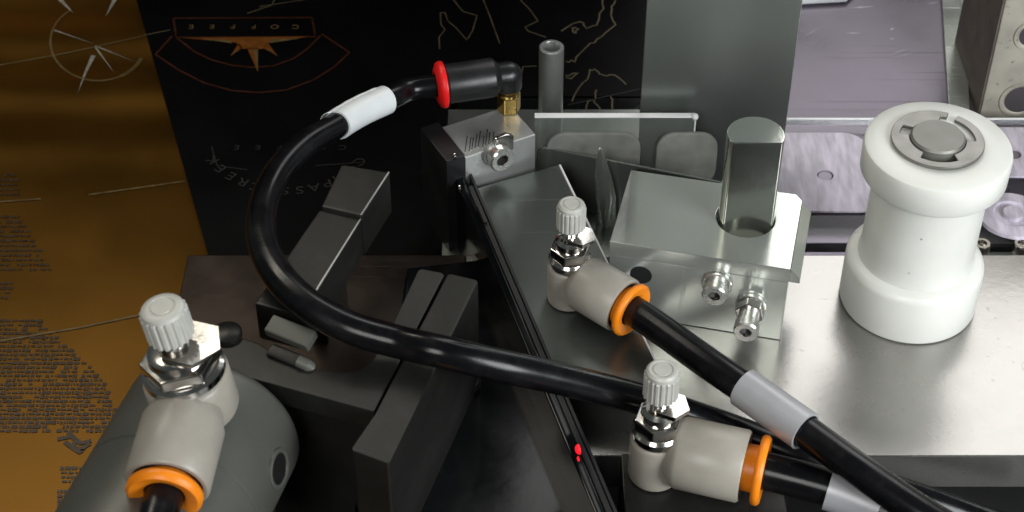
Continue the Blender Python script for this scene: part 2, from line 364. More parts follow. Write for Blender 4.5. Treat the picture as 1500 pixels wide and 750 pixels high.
for i, ch in enumerate('COMPASS CREEK'):
    a = 150-i*(121/12.); cx, cy, rx, ry = 420, 190, 125, 90
    a = 32+i*(118/12.)
    if ch != ' ': text(ch, cx+rx*math.cos(R(a)), cy+ry*math.sin(R(a)), 5.6, M['dimink'], 180+ (90-a)*.8)

# ------------------------------------------------------------------ base plate
PT = 13.0; yb = lv(750, 373, 0).y; yf = lv(750, 668, 0).y; xl = lv(275, 373, 0).x
bp_ = thing('base_plate', 'thick scuffed aluminium base plate the white roller stands on', 'metal plate', (60, -40, -PT))
B().box((-14, yf, -PT), (230, yb, 0)).build('plate_body', M['plate'], bp_, bevel=.5)
o = B().box((xl, yf, -PT), (-14.1, yb, -.02)).build('shaded_plate_part', M['dim_plate'], None, bevel=.5); tag(o, 'left part of the base plate under the machine, coloured dark for its reflections', 'metal plate')  # dark colour stands in for the dim reflections on the plate's left part
for x in (-60, 60, 190): B().box((x, -50, TZ), (x+24, -10, -PT-.05)).build('plate_foot', M['dark_steel'], bp_, bevel=.6)

# ------------------------------------------------------------------ white roller
rp = lv(1328, 437, 0); rc = (rp.x, rp.y, 0)
r_ = thing('white_plastic_roller', 'white plastic spool roller with steel clip on top, standing on the aluminium plate', 'roller', rc)
X = T(rc)
B().lathe([(0, .05), (18.8, .05), (19.6, .5), (19.9, 1.3), (19.9, 15.2), (19.5, 16.6), (18.2, 17.6), (16.8, 18.3), (16.3, 19.6), (16.1, 24), (16.0, 45.5), (16.4, 47.6), (19.6, 48.3), (20.2, 49.2), (20.3, 56.6), (20.0, 57.6), (19.3, 58), (9.0, 58), (8.6, 57.7), (8.6, 50), (0, 50)], X, 96).build('roller_body', M['white'], r_, sharp=40)
ct = Vector((rc[0]-.2, rc[1]+1.2, 58))
B().lathe([(0, -6), (7.5, -6), (7.5, 1.6), (7.0, 2.2), (0, 2.25)], T(ct), 48).build('shaft_end', M['shaft'], r_, sharp=30)
def clip_pts():
    def inner(d):
        d %= 360
        for a, c in ((110, 34), (200, 34), (322, 30)):
            if abs((d-a+180) % 360-180) < c: return 7.7
        return 10.3
    outl = [(12.7*math.cos(R(d)), 12.7*math.sin(R(d))) for d in range(66, 66+352, 4)]
    inn = [(inner(d)*math.cos(R(d)), inner(d)*math.sin(R(d))) for d in range(66+348, 65, -3)]
    return outl+inn
B().prism(clip_pts(), .15, 1.25, T(ct)).build('retaining_clip', M['clip'], r_, bevel=.25)
for a, h in ((255, 37), (250, 24)):
    B().lathe([(0, 0), (.32, 0), (.22, .06), (0, .08)], frame(Vector((rc[0]+16.05*math.cos(R(a)), rc[1]+16.05*math.sin(R(a)), h)), (math.cos(R(a)), math.sin(R(a)), 0)), 12).build('speck', M['cast'], r_)

# ------------------------------------------------------------------ far side: lilac sheet, acrylic strip, pads, cast block
AZ = -5.0; DZ = -11.0
o = B().box((66, yb+1, DZ-2), (300, 190, DZ)).build('lilac_sheet', M['lilac']); tag(o, 'scratched lilac reflective sheet lying behind the plate at the upper right', 'metal sheet')
o = B().box((-22, yb+1, DZ-2), (65.2, 88, DZ)).build('grey_steel_sheet', M['undersheet']); tag(o, 'dull grey-green steel sheet under the clear guard behind the bracket', 'metal sheet')
ya = lv(1300, 175, AZ).y
ac = thing('acrylic_strip', 'clear acrylic strip with far edge whitened as if lit, passing behind the white roller', 'acrylic strip', (150, 20, AZ-5))
y0a = yb+11
B().box((lv(1070, 175, AZ).x, y0a, AZ-4), (300, ya, AZ)).build('strip_sheet', M['acrylic'], ac, bevel=.3)
B().box((lv(1140, 175, AZ).x, ya+.05, AZ-3.8), (300, ya+.9, AZ+.15)).build('far_edge_highlight', M['edge'], ac, bevel=.2)
def rrect(x0, y0, x1, y1, r, n=6):
    out = []
    for cx, cy, a in ((x1-r, y1-r, 0), (x0+r, y1-r, 90), (x0+r, y0+r, 180), (x1-r, y0+r, 270)):
        for k in range(n+1): t = R(a+90*k/n); out.append((cx+r*math.cos(t), cy+r*math.sin(t)))
    return out
def ringpad(cx, cy, outline, hole, z0, z1, nm, m, parent, label=None, X=None, bev=.2):
    b = B(); pts = []; an = sorted(set([round(2*math.pi*i/64, 5) for i in range(64)]+[round(math.atan2(y-cy, x-cx) % (2*math.pi), 5) for x, y in outline])); n = len(an)
    # resample the outline by angle so that a hole can be bridged with quads
    for i in range(n):
        t = an[i]; d = Vector((math.cos(t), math.sin(t))); best = 1e9
        for k in range(len(outline)):
            a = Vector(outline[k])-Vector((cx, cy)); c = Vector(outline[(k+1) % len(outline)])-Vector((cx, cy)); e = c-a
            den = d.x*e.y-d.y*e.x
            if abs(den) < 1e-9: continue
            u = (a.x*e.y-a.y*e.x)/den; v = (a.x*d.y-a.y*d.x)/den
            if u > 0 and -1e-3 <= v <= 1+1e-3: best = min(best, u)
        pts.append((cx+d.x*best, cy+d.y*best))
    h = [(cx+hole*math.cos(t), cy+hole*math.sin(t)) for t in an]
    vs = [(*p, z1) for p in pts]+[(*p, z1) for p in h]+[(*p, z0) for p in pts]+[(*p, z0) for p in h]; fs = []
    for i in range(n):
        j = (i+1) % n; fs += [(i, j, n+j, n+i), (2*n+j, 2*n+i, 3*n+i, 3*n+j), (j, i, 2*n+i, 2*n+j), (n+i, n+j, 3*n+j, 3*n+i)]
    b.add(vs, fs, X); return b.build(nm, m, parent, bevel=bev, label=label)
pz = AZ+1.0
def pad(cx, cy, x0, y0, x1, y1, label, group):
    a = lv(x0, y1, pz); c = lv(x1, y0, pz); m = lv(cx, cy, pz)
    t = thing('frosted_pad', label, 'pad', (m.x, m.y, AZ+.1), group)
    ringpad(m.x, m.y, rrect(a.x, a.y, c.x, c.y, 7), 2.6, AZ+.1, pz, 'pad_body', M['pad'], t)
    B().lathe([(0, AZ+.15), (2.4, AZ+.15), (2.2, AZ+.5), (0, AZ+.5)], T((m.x, m.y, 0)), 24).build('pad_plug', M['lilac'], t)
    return t
pad(1209, 256, 1118, 194, 1264, 309, 'frosted lilac square pad with round hole between the steel bar and the roller', 'frosted pads on the acrylic strip')
pad(1484, 225, 1440, 186, 1560, 258, 'frosted pad cut by the right edge of the picture, farther of the two', 'frosted pads on the acrylic strip')
m = lv(1484, 312, AZ+2.2)
dk = thing('clear_disc', 'round frosted clear disc beside the roller near the right edge', 'disc', (m.x, m.y, AZ))
B().lathe([(0, AZ+.1), (10.5, AZ+.1), (11, AZ+.6), (10.6, AZ+1.6), (6.2, AZ+2.0), (5.6, AZ+1.3), (3.4, AZ+1.3), (3.1, AZ+2.6), (0, AZ+2.6)], T((m.x, m.y, 0)), 48).build('disc_body', M['pad'], dk)
for px in (1441, 1500):
    p = lv(px, 366, DZ+6)
    t = thing('socket_screw', 'small steel screw at the rear edge of the plate, %s' % ('just right of the roller' if px < 1480 else 'at the right picture edge'), 'screw', (p.x, p.y+2, DZ), 'screws behind the plate')
    B().lathe([(0, 0), (2.6, 0), (2.8, .4), (2.8, 6), (2.4, 6.6), (1.5, 6.6), (1.4, 4.5), (0, 4.5)], T((p.x, p.y+2.5, DZ)), 24).build('screw_head', M['chrome'], t)
o = B().box((lv(1424, 366, DZ).x, yb+1.5, DZ+.05), (210, yb+26, DZ+1.2)).build('grey_mounting_strip', M['bracket'], None, bevel=.3); tag(o, 'narrow grey metal strip under the screws behind the plate at right', 'metal strip')

# cast block at the upper right
yB = ya+8; cx0 = lv(1442, 165, AZ).x
cb = thing('cast_metal_block', 'pitted brown-grey metal block with round holes at the upper right corner', 'metal block', (cx0+30, yB+20, DZ))
B().box((cx0, yB, DZ+.1), (cx0+90, yB+44, 90)).build('block_body', M['cast'], cb, bevel=.8)
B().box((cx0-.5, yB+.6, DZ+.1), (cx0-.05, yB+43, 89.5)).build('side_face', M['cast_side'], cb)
for px, py, rad in ((1494, 146, 6.0), (1512, 52, 5.0)):
    p = fr(px, py, yB); X = frame((p.x, yB, p.z), (0, -1, 0))
    B().lathe([(rad+1.2, .02), (rad+1.0, .5), (rad, .5), (rad-.6, .1), (rad-.7, .03)], X, 32).build('hole_rim', M['cast'], cb)
    B().lathe([(0, .05), (rad-.6, .05)], X, 32).build('hole', M['hole_shade'], cb)  # flat dark disc stands in for the shade inside the hole
# narrow clear guard left of the block and cream strip far behind
o = B().slab([lv(1378, -20, DZ+1), lv(1412, -20, DZ+1), lv(1420, 175, DZ+1), lv(1390, 175, DZ+1)], (0, 0, 1.2)).build('pale_tape', M['bracket'], None, bevel=.2); tag(o, 'pale grey strip of tape on the lilac sheet beside the pitted block', 'tape')
o = B().slab([lv(1166, 7, DZ+1), lv(1166, -16, DZ+1), lv(1260, -16, DZ+1), lv(1240, 3, DZ+1)], (0, 0, 1.5)).build('cream_strip', M['sleeve'], None, bevel=.3); tag(o, 'cream white strip at the top edge right of the tall steel plate', 'strip')
o = B().slab([lv(1408, -20, DZ+6), lv(1412, -20, DZ+6), lv(1426, 42, DZ+6), lv(1423, 44, DZ+6)], (0, 0, -4)).build('clear_sliver', M['edge'], None, bevel=.1); tag(o, 'short bright sliver of clear plastic edge beside the pitted block', 'plastic edge')
# scratches that catch the light on the lilac sheet
b = B()
for (x0, y0, x1, y1, wd) in ((1243, 12, 1282, 9, 1.0), (1299, 81, 1336, 70, .35), (1305, 86, 1344, 75, .25), (1303, 44, 1310, 41, .9), (1303, 58, 1310, 56, .9), (1393, 83, 1398, 81, .6), (1392, 104, 1410, 96, .4), (1356, 6, 1376, 3, .6), (1238, 48, 1262, 49, .6), (1175, 55, 1205, 38, .25)):
    P, Q = lv(x0, y0, DZ+.05), lv(x1, y1, DZ+.05); d = (Q-P).normalized(); n = Vector((-d.y, d.x, 0))*wd*.5
    b.add([tuple(P), tuple((P+Q)/2-n), tuple(Q), tuple((P+Q)/2+n)], [(0, 1, 2, 3)])
b.build('scuff_marks', M['pad'], None); sm = bpy.data.objects['scuff_marks']; sm.parent = bpy.data.objects['lilac_sheet']

# ------------------------------------------------------------------ tall steel sheet
ysh = lv(1145, 262, AZ).y+3
p1 = fr(1146, 215, ysh); p0 = fr(938, 160, ysh)
st = thing('tall_steel_sheet', 'broad upright brushed steel sheet rising out of the top of the picture', 'steel sheet', ((p0.x+p1.x)/2, ysh, DZ))
B().box((p0.x, ysh, DZ+.05), (p1.x+.3, ysh+2.0, 230)).build('sheet_body', M['steel'], st, bevel=.3)

# ------------------------------------------------------------------ upright clear guard with pads
yg = ysh-7
q0, q1 = fr(783, 171, yg), fr(1018, 171, yg)
ag = thing('clear_guard', 'upright clear acrylic guard with bright top corner in front of the steel sheet', 'acrylic guard', ((q0.x+q1.x)/2, yg, DZ))
B().box((q0.x, yg, DZ+.1), (q1.x, yg+3, q0.z-.6)).build('guard_sheet', M['guard'], ag, bevel=.3)
B().box((q0.x, yg-.05, q0.z-.55), (q1.x+.1, yg+2.2, q0.z-.1)).build('top_edge', M['edge'], ag, bevel=.2)
B().box((q1.x+.05, yg+.2, q0.z-18), (q1.x+.5, yg+2.8, q0.z-.6)).build('end_edge', M['edge'], ag, bevel=.1)
B().lathe([(0, -1.1), (.8, -.8), (1.1, 0), (.8, .8), (0, 1.1)], T((q1.x+.1, yg+.2, q0.z-.2)), 16).build('corner_bead', M['edge'], ag)
def gpad(x0, y0, x1, y1, lab):
    a = fr(x0, y1, yg-1.6); c = fr(x1, y0, yg-1.6)
    t = thing('grey_pad', lab, 'pad', ((a.x+c.x)/2, yg-1.2, a.z), 'grey pads behind the bracket')
    pts = rrect(a.x, -c.z, c.x, -a.z, 6); X = Matrix(((1, 0, 0, 0), (0, 0, 1, 0), (0, -1, 0, 0), (0, 0, 0, 1)))
    B().prism(pts, yg-1.7, yg-.1, X).build('pad_face', M['pad_dim'], t, bevel=.5)
gpad(800, 196, 940, 262, 'wide grey frosted rounded pad against the clear guard, left one')
gpad(958, 196, 1054, 272, 'smaller grey frosted rounded pad against the clear guard, beside the steel bar')

# ------------------------------------------------------------------ steel post
yp = ysh+16; a = fr(808, 68, yp)
po = thing('hollow_steel_post', 'short hollow polished steel post with open top in front of the black film', 'post', (a.x, yp, DZ))
B().lathe([(0, DZ+1), (4.0, DZ+1), (4.0, a.z-.3), (3.7, a.z), (2.9, a.z), (2.7, a.z-.4), (2.7, a.z-12), (0, a.z-12)], T((a.x, yp, 0)), 40).build('post_tube', M['post'], po, sharp=40)
B().lathe([(0, a.z-11.9), (2.65, a.z-11.9)], T((a.x, yp, 0)), 24).build('post_bore', M['hole'], po)

# ------------------------------------------------------------------ L bracket with two screws, slot and bar
BH = 28.0
c0 = lv(1158, 395, BH); c1 = lv(893, 354, BH); xd = (c0-c1).normalized(); yd = Vector((-xd.y, xd.x, 0)); BW = (c0-c1).length
XB = Matrix((xd, yd, Vector((0, 0, 1)))).transposed().to_4x4(); XB.translation = Vector((c1.x, c1.y, 0))
XBi = XB.inverted()
def bl(px, py, z=BH): p = XBi @ lv(px, py, z); return (p.x, p.y)
br = thing('angle_bracket', 'ground steel angle bracket with two socket screws and a slotted top, bolted on the plate', 'bracket', (c1.x+25, c1.y, 0))
hc = lv(1092, 319, BH); hl = XBi @ hc
backL = bl(937, 250); backR = bl(1160, 284); D = (backL[1]+backR[1])/2
ringpad(hl.x, hl.y, [(0, 0), (BW, 0), (BW, D-2.5), (BW-2, D), (0, D)], 8.5, BH-5, BH, 'top_flange', M['bracket'], br, X=XB, bev=.3)
B().prism([(0, -5), (3, -5), (3, -3), (0, 0)], .3, D-3.2, XB @ Matrix(((1, 0, 0, BW+.03), (0, 0, 1, 0), (0, 1, 0, BH-.05), (0, 0, 0, 1)))).build('side_chamfer', M['bracket'], br, bevel=.25)
B().prism([(0.02, .3), (BW-.05, .3), (BW-.05, 5), (0.02, 5)], .05, BH-5.05, XB).build('front_flange', M['bracket'], br, bevel=.35)
def cap_screw(px, py, parent, Xm, out, length, s=1.0, nut=False, name='cap_screw'):
    # the axis points out of the front flange (local -y); px, py is the head's outer end
    n = -(Xm.to_3x3() @ Vector((0, 1, 0))); org = Xm @ Vector((0, .3, 0)); q = up(px, py, org+n*length, n)
    X = frame(q-n*length, n, (0, 0, 1))
    sc_ = B().lathe([(0, 0), (4.2*s, 0), (4.4*s, .3), (4.4*s, .9), (4.1*s, 1.1), (3.0*s, 1.1), (3.0*s, length-3.8*s), (3.5*s, length-3.6*s), (3.6*s, length-.5), (3.2*s, length), (1.75*s, length), (1.6*s, length-.3)], X, 36)
    o = sc_.build(name, M['screw'], parent, sharp=30)
    B().prism(hexpts(1.6*s), length-1.7, length-1.6, X).build('socket', M['dark_steel'], o)
    b = B(); hp = hexpts(1.6*s); vs = [(x, y, length-.25) for x, y in hp]+[(x, y, length-1.65) for x, y in hp]
    b.add(vs, [(i, (i+1) % 6, 6+(i+1) % 6, 6+i) for i in range(6)], X).build('socket_wall', M['chrome'], o)
    if nut: B().prism(hexpts(4.3*s, 15), 1.6, 4.6, X).build('nut', M['chrome'], o, bevel=.35)
    return o
cap_screw(1046, 435, br, XB, 1, 6.0)
cap_screw(1092, 488, br, XB, 1, 12.0, 1.0, True)
B().lathe([(0, .02), (3.2, .02), (3.2, .1), (0, .1)], frame(XB @ Vector((9.5, .25, 17)), -(XB.to_3x3() @ Vector((0, 1, 0)))), 24).build('bolt_hole', M['hole'], br)

# round pin with a milled flat, standing in the round hole
zt = fr(1100, 196, hc.y).z
bar = thing('flat_faced_pin', 'bright round steel pin with a milled flat front standing in the hole of the bracket', 'steel pin', (hc.x, hc.y, .1))
half = math.degrees(math.acos(4.0/8.0)); pts = [(8*math.cos(R(t)), 8*math.sin(R(t))) for t in [-90+half+i*(360-2*half)/40 for i in range(41)]]
pts = [(hc.x+.2+x, hc.y+y) for x, y in pts]
B().prism(pts, .1, zt).build('pin_body', M['pin'], bar, bevel=.35, sharp=40)

# thin polished sheet behind the bracket and a reflection built as a solid blade
s0 = lv(793, 216, 12.0); s1 = lv(1057, 268, 12.0); sd = (s1-s0).normalized(); sn = Vector((-sd.y, sd.x, 0))
pl = thing('thin_polished_plate', 'thin dark polished plate with rounded left corner standing behind the bracket', 'metal plate', ((s0.x+s1.x)/2, s0.y, DZ))
X = Matrix((sd, Vector((0, 0, 1)), sn)).transposed().to_4x4(); X.translation = Vector((s0.x, s0.y, 0)); Lp = (s1-s0).length
pts = [(-1.5, DZ+.1), (Lp, DZ+.1), (Lp, 12), (2.5, 12)]+[(1.5-3*math.sin(R(t)), 9+3*math.cos(R(t))) for t in range(10, 91, 16)]
B().prism(pts, 0, 1.0, X).build('plate_sheet', M['thin'], pl, bevel=.3)
q = [(877, 219), (873, 235), (871, 262), (872, 300), (876, 345), (880, 390), (890, 390), (897, 350), (901, 322), (901, 290), (895, 262), (887, 238), (881, 222)]
P0 = s0-sn*3.5; bl_ = thing('leaf_highlight', 'leaf-shaped stand-in for a reflection, built as a blade standing beside the bracket', 'highlight', up(880, 380, P0, sn))
top = [up(x, y, P0, sn) for x, y in q]; cen = [up(880, 219, P0, sn), up(886, 300, P0-sn*2.2, sn), up(885, 390, P0-sn*2.2, sn)]
B().slab([up(934, 246, s0-sn*.1, sn), up(1052, 268, s0-sn*.1, sn), up(1040, 272, s0-sn*.1, sn), up(932, 254, s0-sn*.1, sn)], tuple(-sn*.8)).build('gap_shade_strip', M['hole'], pl)  # dark strip put in as the shade of the gap behind the bracket
b = B(); n = len(top); vs = [tuple(v) for v in top]+[tuple(v) for v in cen]+[tuple(v+sn*1.2) for v in top]
fs = []
for i in range(n-1):
    c = n+(0 if i in (0, n-1) else 1 if (i < 4 or i > 8) else 2)
    fs.append((i, i+1, c))
fs += [(n-1, 0, n), (n, n-1, n+1), (n, 1, n+1), (n+1, 4, n+2), (n+1, 9, n+2)]
fs.append([n+3+i for i in range(n)][::-1]); fs += [(i, (i+1) % n, n+3+(i+1) % n, n+3+i) for i in range(n)]
b.add(vs, fs).build('leaf_highlight_body', M['bracket'], bl_, sharp=60)  # solid leaf shape stands in for a bright reflection

# ------------------------------------------------------------------ arm sheet (the fittings stand on it)
AH = 13.0
A = [lv(x, y, AH) for x, y in ((698, 276), (818, 241), (892, 388), (975, 560), (984, 583), (816, 566))]
ar = thing('sloping_arm_plate', 'grey-green steel arm plate running diagonally under the first beige fitting', 'metal plate', (A[0].x+20, A[0].y-30, AH-3))
B().prism([xy(p) for p in A], AH-2.5, AH).build('arm_sheet', M['arm'], ar, bevel=.3)
d = (A[3]-A[1]).normalized(); nn = Vector((-d.y, d.x, 0))
if nn.x < 0: nn = -nn
B().slab([A[1]+nn*.08, A[4]+nn*.08, A[4]+nn*.75, A[1]+nn*.75], (0, 0, -2.0)).build('edge_highlight_strip', M['edge'], ar, bevel=.15)  # white strip painted as the highlight along the arm's edge
B().box((A[1].x+6, A[1].y-64, .05), (A[1].x+16, A[1].y-40, AH-2.55)).build('arm_spacer', M['dark_steel'], ar, bevel=.4)

# ------------------------------------------------------------------ long glossy black rail
RH = 17.0
L0, L1 = lv(650, 192, RH), lv(893, 765, RH)
rd = (L1-L0).normalized(); rn = Vector((-rd.y, rd.x, 0))       # rn points to the right of the picture
if rn.x < 0: rn = -rn
ra = thing('glossy_black_panel', 'long glossy black upright panel with a red light, running diagonally beside the arm plate', 'machine panel', (L0+L1)/2*1+Vector((0, 0, 0)))
ra['_o'] = tuple((L0+L1)/2); L1e = L1+rd*40
B().slab([L0-rn*2.5, L1e-rn*2.5, L1e, L0], (0, 0, TZ-RH+.2)).build('panel_body', M['gloss_black'], ra, bevel=.5)
B().slab([L0+rd*28+rn*.15, L1e+rn*.15, L1e+rn*1.9, L0+rd*28+rn*1.9], (0, 0, -4.0)).build('rail_strip', M['matte_black'], ra, bevel=.6)
B().slab([L0+rd*20+rn*2.1, L1e+rn*2.1, L1e+rn*3.0, L0+rd*20+rn*3.0], (0, 0, -5.5)).build('rail_edge', M['matte_black'], ra, bevel=.25)
B().prism([xy(lv(x, y, 2)) for x, y in ((596, 392), (700, 380), (712, 410), (900, 790), (560, 790), (560, 640))], TZ+.2, 2).build('dark_fill_box', M['gloss_black'], ra, bevel=.8)  # added black box that blacks out the plate between slab and rail
pn = -rn
lp = up(849, 658, L0-rn*2.5, rn)
B().lathe([(0, 0), (1.3, 0), (1.2, .5), (.8, .9), (0, 1.1)], frame(lp-rn*.05, -rn), 20).build('led_and_reflection', M['led'], ra)
lp2 = up(848, 672, L0-rn*2.5, rn)
B().lathe([(0, 0), (.7, 0), (.5, .3), (0, .4)], frame(lp2-rn*.05, -rn), 16).build('led_and_reflection', M['led'], ra)  # second glowing spot stands in for the first one's reflection
q = up(683, 562, lv(683, 562, 2.1), (0, 0, 1)); B().lathe([(0, 0), (4.2, 0), (4.2, 2.6), (3.6, 3.2), (2.2, 3.2), (2.1, 1.4), (0, 1.4)], T(q), 32).build('cap_screw', M['dark_steel'], ra, sharp=40)
for px, py in ((667, 229), (674, 276)):
    q = lv(px, py, RH-2); B().lathe([(0, 0), (1.3, 0), (1.2, .5), (0, .8)], frame(up(px, py, L0-rn*2.5, rn), -rn), 16).build('rivet', M['chrome'], ra)
q = lv(703, 317, RH+.2)
B().slab([q+rd*-4+rn*.2, q+rd*4+rn*.2, q+rd*4+rn*1.3, q-rd*4+rn*1.3], (0, 0, 1)).build('spring_clip', M['dark_steel'], ra, bevel=.3)

# ------------------------------------------------------------------ aluminium block with cap screw, brass and black elbow
KH = 24.0
kf0, kf1, kb1, kb0 = lv(681, 231, KH), lv(785, 197, KH), lv(768, 148, KH), lv(646, 183, KH)
kx = (kf1-kf0).normalized(); ky = Vector((-kx.y, kx.x, 0)); KW = (kf1-kf0).length; KD = (kb0-kf0).length*.95
XK = Matrix((kx, ky, Vector((0, 0, 1)))).transposed().to_4x4(); XK.translation = Vector((kf0.x, kf0.y, 0))
kb = thing('aluminium_block', 'small sawn aluminium block under the black elbow fitting', 'metal block', (kf0.x+8, kf0.y+6, -5))
B().box((0, 0, DZ), (KW, KD, KH), XK).build('block_body', M['alu'], kb, bevel=.5)
B().box((-6.5, -.5, DZ), (-.1, KD+1, KH+1.5), XK).build('side_plate', M['black'], kb, bevel=.4)
b = B()
for i in range(9):                                    # saw marks across the top
    u = 1.2+i*1.15; b.box((0, -.11, 0), (6.5+random.uniform(-1, 2), .11, .12), XK @ T((u, 2.2+random.uniform(-.4, .4), KH-.02)) @ Rz(58))
b.build('saw_marks', M['chrome'], kb)
n = -ky; org = XK @ Vector((0, 0, 0)); q = up(737, 236, org+n*5, n); X = frame(q-n*5, n, (0, 0, 1))
o = B().lathe([(0, 0), (4.6, 0), (4.8, .4), (4.4, 1.2), (3.9, 1.3), (4.1, 1.7), (4.1, 4.4), (3.6, 5), (2.1, 5), (1.9, 4.6)], X, 36).build('cap_screw', M['screw'], kb, sharp=30)
B().prism(hexpts(2.0), 2.4, 2.5, X).build('socket', M['hole'], o)
hp = hexpts(2.0); B().add([(x, y, 4.7) for x, y in hp]+[(x, y, 2.5) for x, y in hp], [(i, (i+1) % 6, 6+(i+1) % 6, 6+i) for i in range(6)], X).build('socket_wall', M['chrome'], o)
q = up(734, 208, org+n*.2, n); X = frame(q, n, kx)
B().prism([(-3.4, -3), (3.4, -3), (3.6, 2.2), (1.2, 3.6), (-2.6, 3.2)], 0, 1.8, X).build('clip_tab', M['chrome'], kb, bevel=.4)

eb = lv(745, 160, KH); EX = Vector((eb.x, eb.y, KH))
el = thing('black_elbow_fitting', 'black push-in elbow fitting with red ring and brass base on the aluminium block', 'pipe fitting', tuple(EX))
B().prism(hexpts(3.9, 10), .05, 6.2, T(EX)).build('brass_hex', M['brass'], el, bevel=.4)
B().lathe([(0, 6.25), (3.5, 6.25), (3.5, 7.0), (3.0, 7.4), (3.2, 8.4), (0, 8.5)], T(EX), 32).build('brass_neck', M['brass'], el)
Ez = 13.2
ec = EX+Vector((0, 0, Ez)); t_end = lv(648, 124, KH+Ez); ed = (Vector((t_end.x, t_end.y, t_end.z))-ec); eL = ed.length; ed.normalize()
B().lathe([(0, 8.6), (4.0, 8.6), (4.2, 9.0), (4.2, Ez)], T(EX), 40).lathe([(0, 4.2), (2, 3.75), (3.2, 2.8), (4, 1.3), (4.2, 0)], T(ec), 40).build('elbow_neck', M['black'], el, sharp=40)
X = frame(ec, ed, (0, 0, 1))
B().lathe([(0, -4.2), (1.8, -3.9), (3.2, -2.9), (4.1, -1.3), (4.3, .5), (4.3, 3.0), (4.8, 3.6), (5.9, 4.6), (6.1, 5.2), (6.1, eL-1.5), (5.8, eL-1.0), (4.4, eL-1.0), (4.4, eL-3), (0, eL-3)], X, 48).build('elbow_barrel', M['black'], el, sharp=30)
B().lathe([(4.3, eL+2.2), (5.2, eL+2.0), (6.9, eL+1.2), (7.3, eL+.3), (7.2, eL-.6), (6.4, eL-.9), (4.3, eL-.9)], X, 48, loop=True).build('release_ring', M['red'], el, sharp=50)
# ------------------------------------------------------------------ black tubes
ez = KH+Ez
path1 = [tuple(ec+ed*(eL-1)), tuple(ec+ed*(eL+10))]+[tuple(lv(x, y, z)) for x, y, z in ((575, 142, 39), (528, 163, 42), (488, 187, 45), (445, 213, 48), (408, 252, 50), (386, 300, 51), (384, 350, 52), (405, 400, 52),
    (448, 444, 51), (510, 479, 49), (580, 500, 47), (650, 516, 47), (730, 535, 42), (800, 550, 35), (870, 567, 27), (940, 585, 19), (1010, 608, 13), (1090, 636, 9), (1170, 668, 6), (1250, 700, 1), (1340, 729, -5), (1430, 760, -12), (1500, 785, -18))]
C1 = catmull(path1, 12)
t1 = thing('black_air_tube', 'long glossy black air tube looping from the red-ringed elbow across the machine', 'tube', tuple(C1[60]))
B().sweep(C1, 4.1, 28, rr=[3.5+.75*min(1, i/110) for i in range(len(C1))]).build('tube_hose', M['tube'], t1)
def sub(C, i0, i1): return C[i0:i1]
def nearest(C, px, py):
    best = None
    for i, p in enumerate(C):
        d = p-CAM; f = d.y*math.cos(PITCH)-d.z*math.sin(PITCH); u = d.y*math.sin(PITCH)+d.z*math.cos(PITCH)
        e = (750+FOC*d.x/f-px)**2+(375-FOC*u/f-py)**2
        if best is None or e < best[0]: best = (e, i)
    return best[1]
def sleeve(C, a, c, r, m, nm, parent, label=None):
    i0, i1 = sorted((nearest(C, *a), nearest(C, *c))); seg = C[i0:i1+1]
    rr = [r]*len(seg)
    b = B().sweep(seg, r, 32, False); b.sweep(seg, r-.7, 32, False); n = len(seg)*32
    fs = [(k, (k+1) % 32, n+(k+1) % 32, n+k) for k in range(32)]+[(n-32+(k+1) % 32, n-32+k, 2*n-32+k, 2*n-32+(k+1) % 32) for k in range(32)]
    b.f += fs
    return b.build(nm, m, parent, bevel=0, sharp=50, label=label)
sleeve(C1, (566, 146), (496, 183), 4.45, M['sleeve'], 'marker_sleeve', t1)
i0, i1 = sorted((nearest(C1, 558, 148), nearest(C1, 487, 187))); vs = []; fs = []; n = 0
for i in range(i0, i1+1):                             # loose overlapping flap of the sleeve
    t = (C1[i+1]-C1[i-1]).normalized(); u = (Vector((0, 0, 1))-t*t.z).normalized(); v = t.cross(u)
    for k in range(9):
        a = R(20+14*k); q = 4.6+.05*k+.04*math.sin(i*1.3+k); vs.append(tuple(C1[i]+(u*math.cos(a)-v*math.sin(a)*(1 if v.y < 0 else -1))*q))
    n += 1
for i in range(n-1):
    for k in range(8): a = i*9+k; fs.append((a, a+1, a+10, a+9))
fl = B().add(vs, fs).build('sleeve_flap', M['sleeve'], t1); so = fl.modifiers.new('thickness', 'SOLIDIFY'); so.thickness = .00015
def tube_marks(C, pxs, pys, r, parent, nrow=2):       # worn printing along the hose, too rubbed to read
    i0, i1 = sorted((nearest(C, pxs[0], pys[0]), nearest(C, pxs[1], pys[1]))); b = B()
    for i in range(i0, i1):
        P, Q = C[i], C[i+1]; t = (Q-P).normalized(); c = (CAM-P).normalized(); c = (c+Vector((0, .55, .35))).normalized(); c = (c-t*c.dot(t)).normalized(); v = t.cross(c)
        for k in range(5):
            if random.random() < .28: continue
            a0 = random.uniform(-.32, .05); a1 = a0+random.uniform(.08, .34); f0 = k/5+random.uniform(0, .06); f1 = f0+random.uniform(.03, .12)
            q = [P.lerp(Q, f)+(c*math.cos(a)+v*math.sin(a))*(r+.03) for f, a in ((f0, a0), (f1, a0), (f1+.03, a1), (f0+.03, a1))]
            b.add([tuple(x) for x in q], [(0, 1, 2, 3)])
    o = b.build('worn_printing', M['tubeink'], parent); o['kind'] = 'stuff'
tube_marks(C1, (700, 527), (895, 573), 4.1, t1)
path2 = [tuple(lv(x, y, z)) for x, y, z in ((928, 463, 22.5), (985, 499, 22.5), (1040, 534, 23), (1100, 575, 23), (1180, 632, 23), (1260, 690, 23), (1340, 745, 22), (1430, 800, 20))]

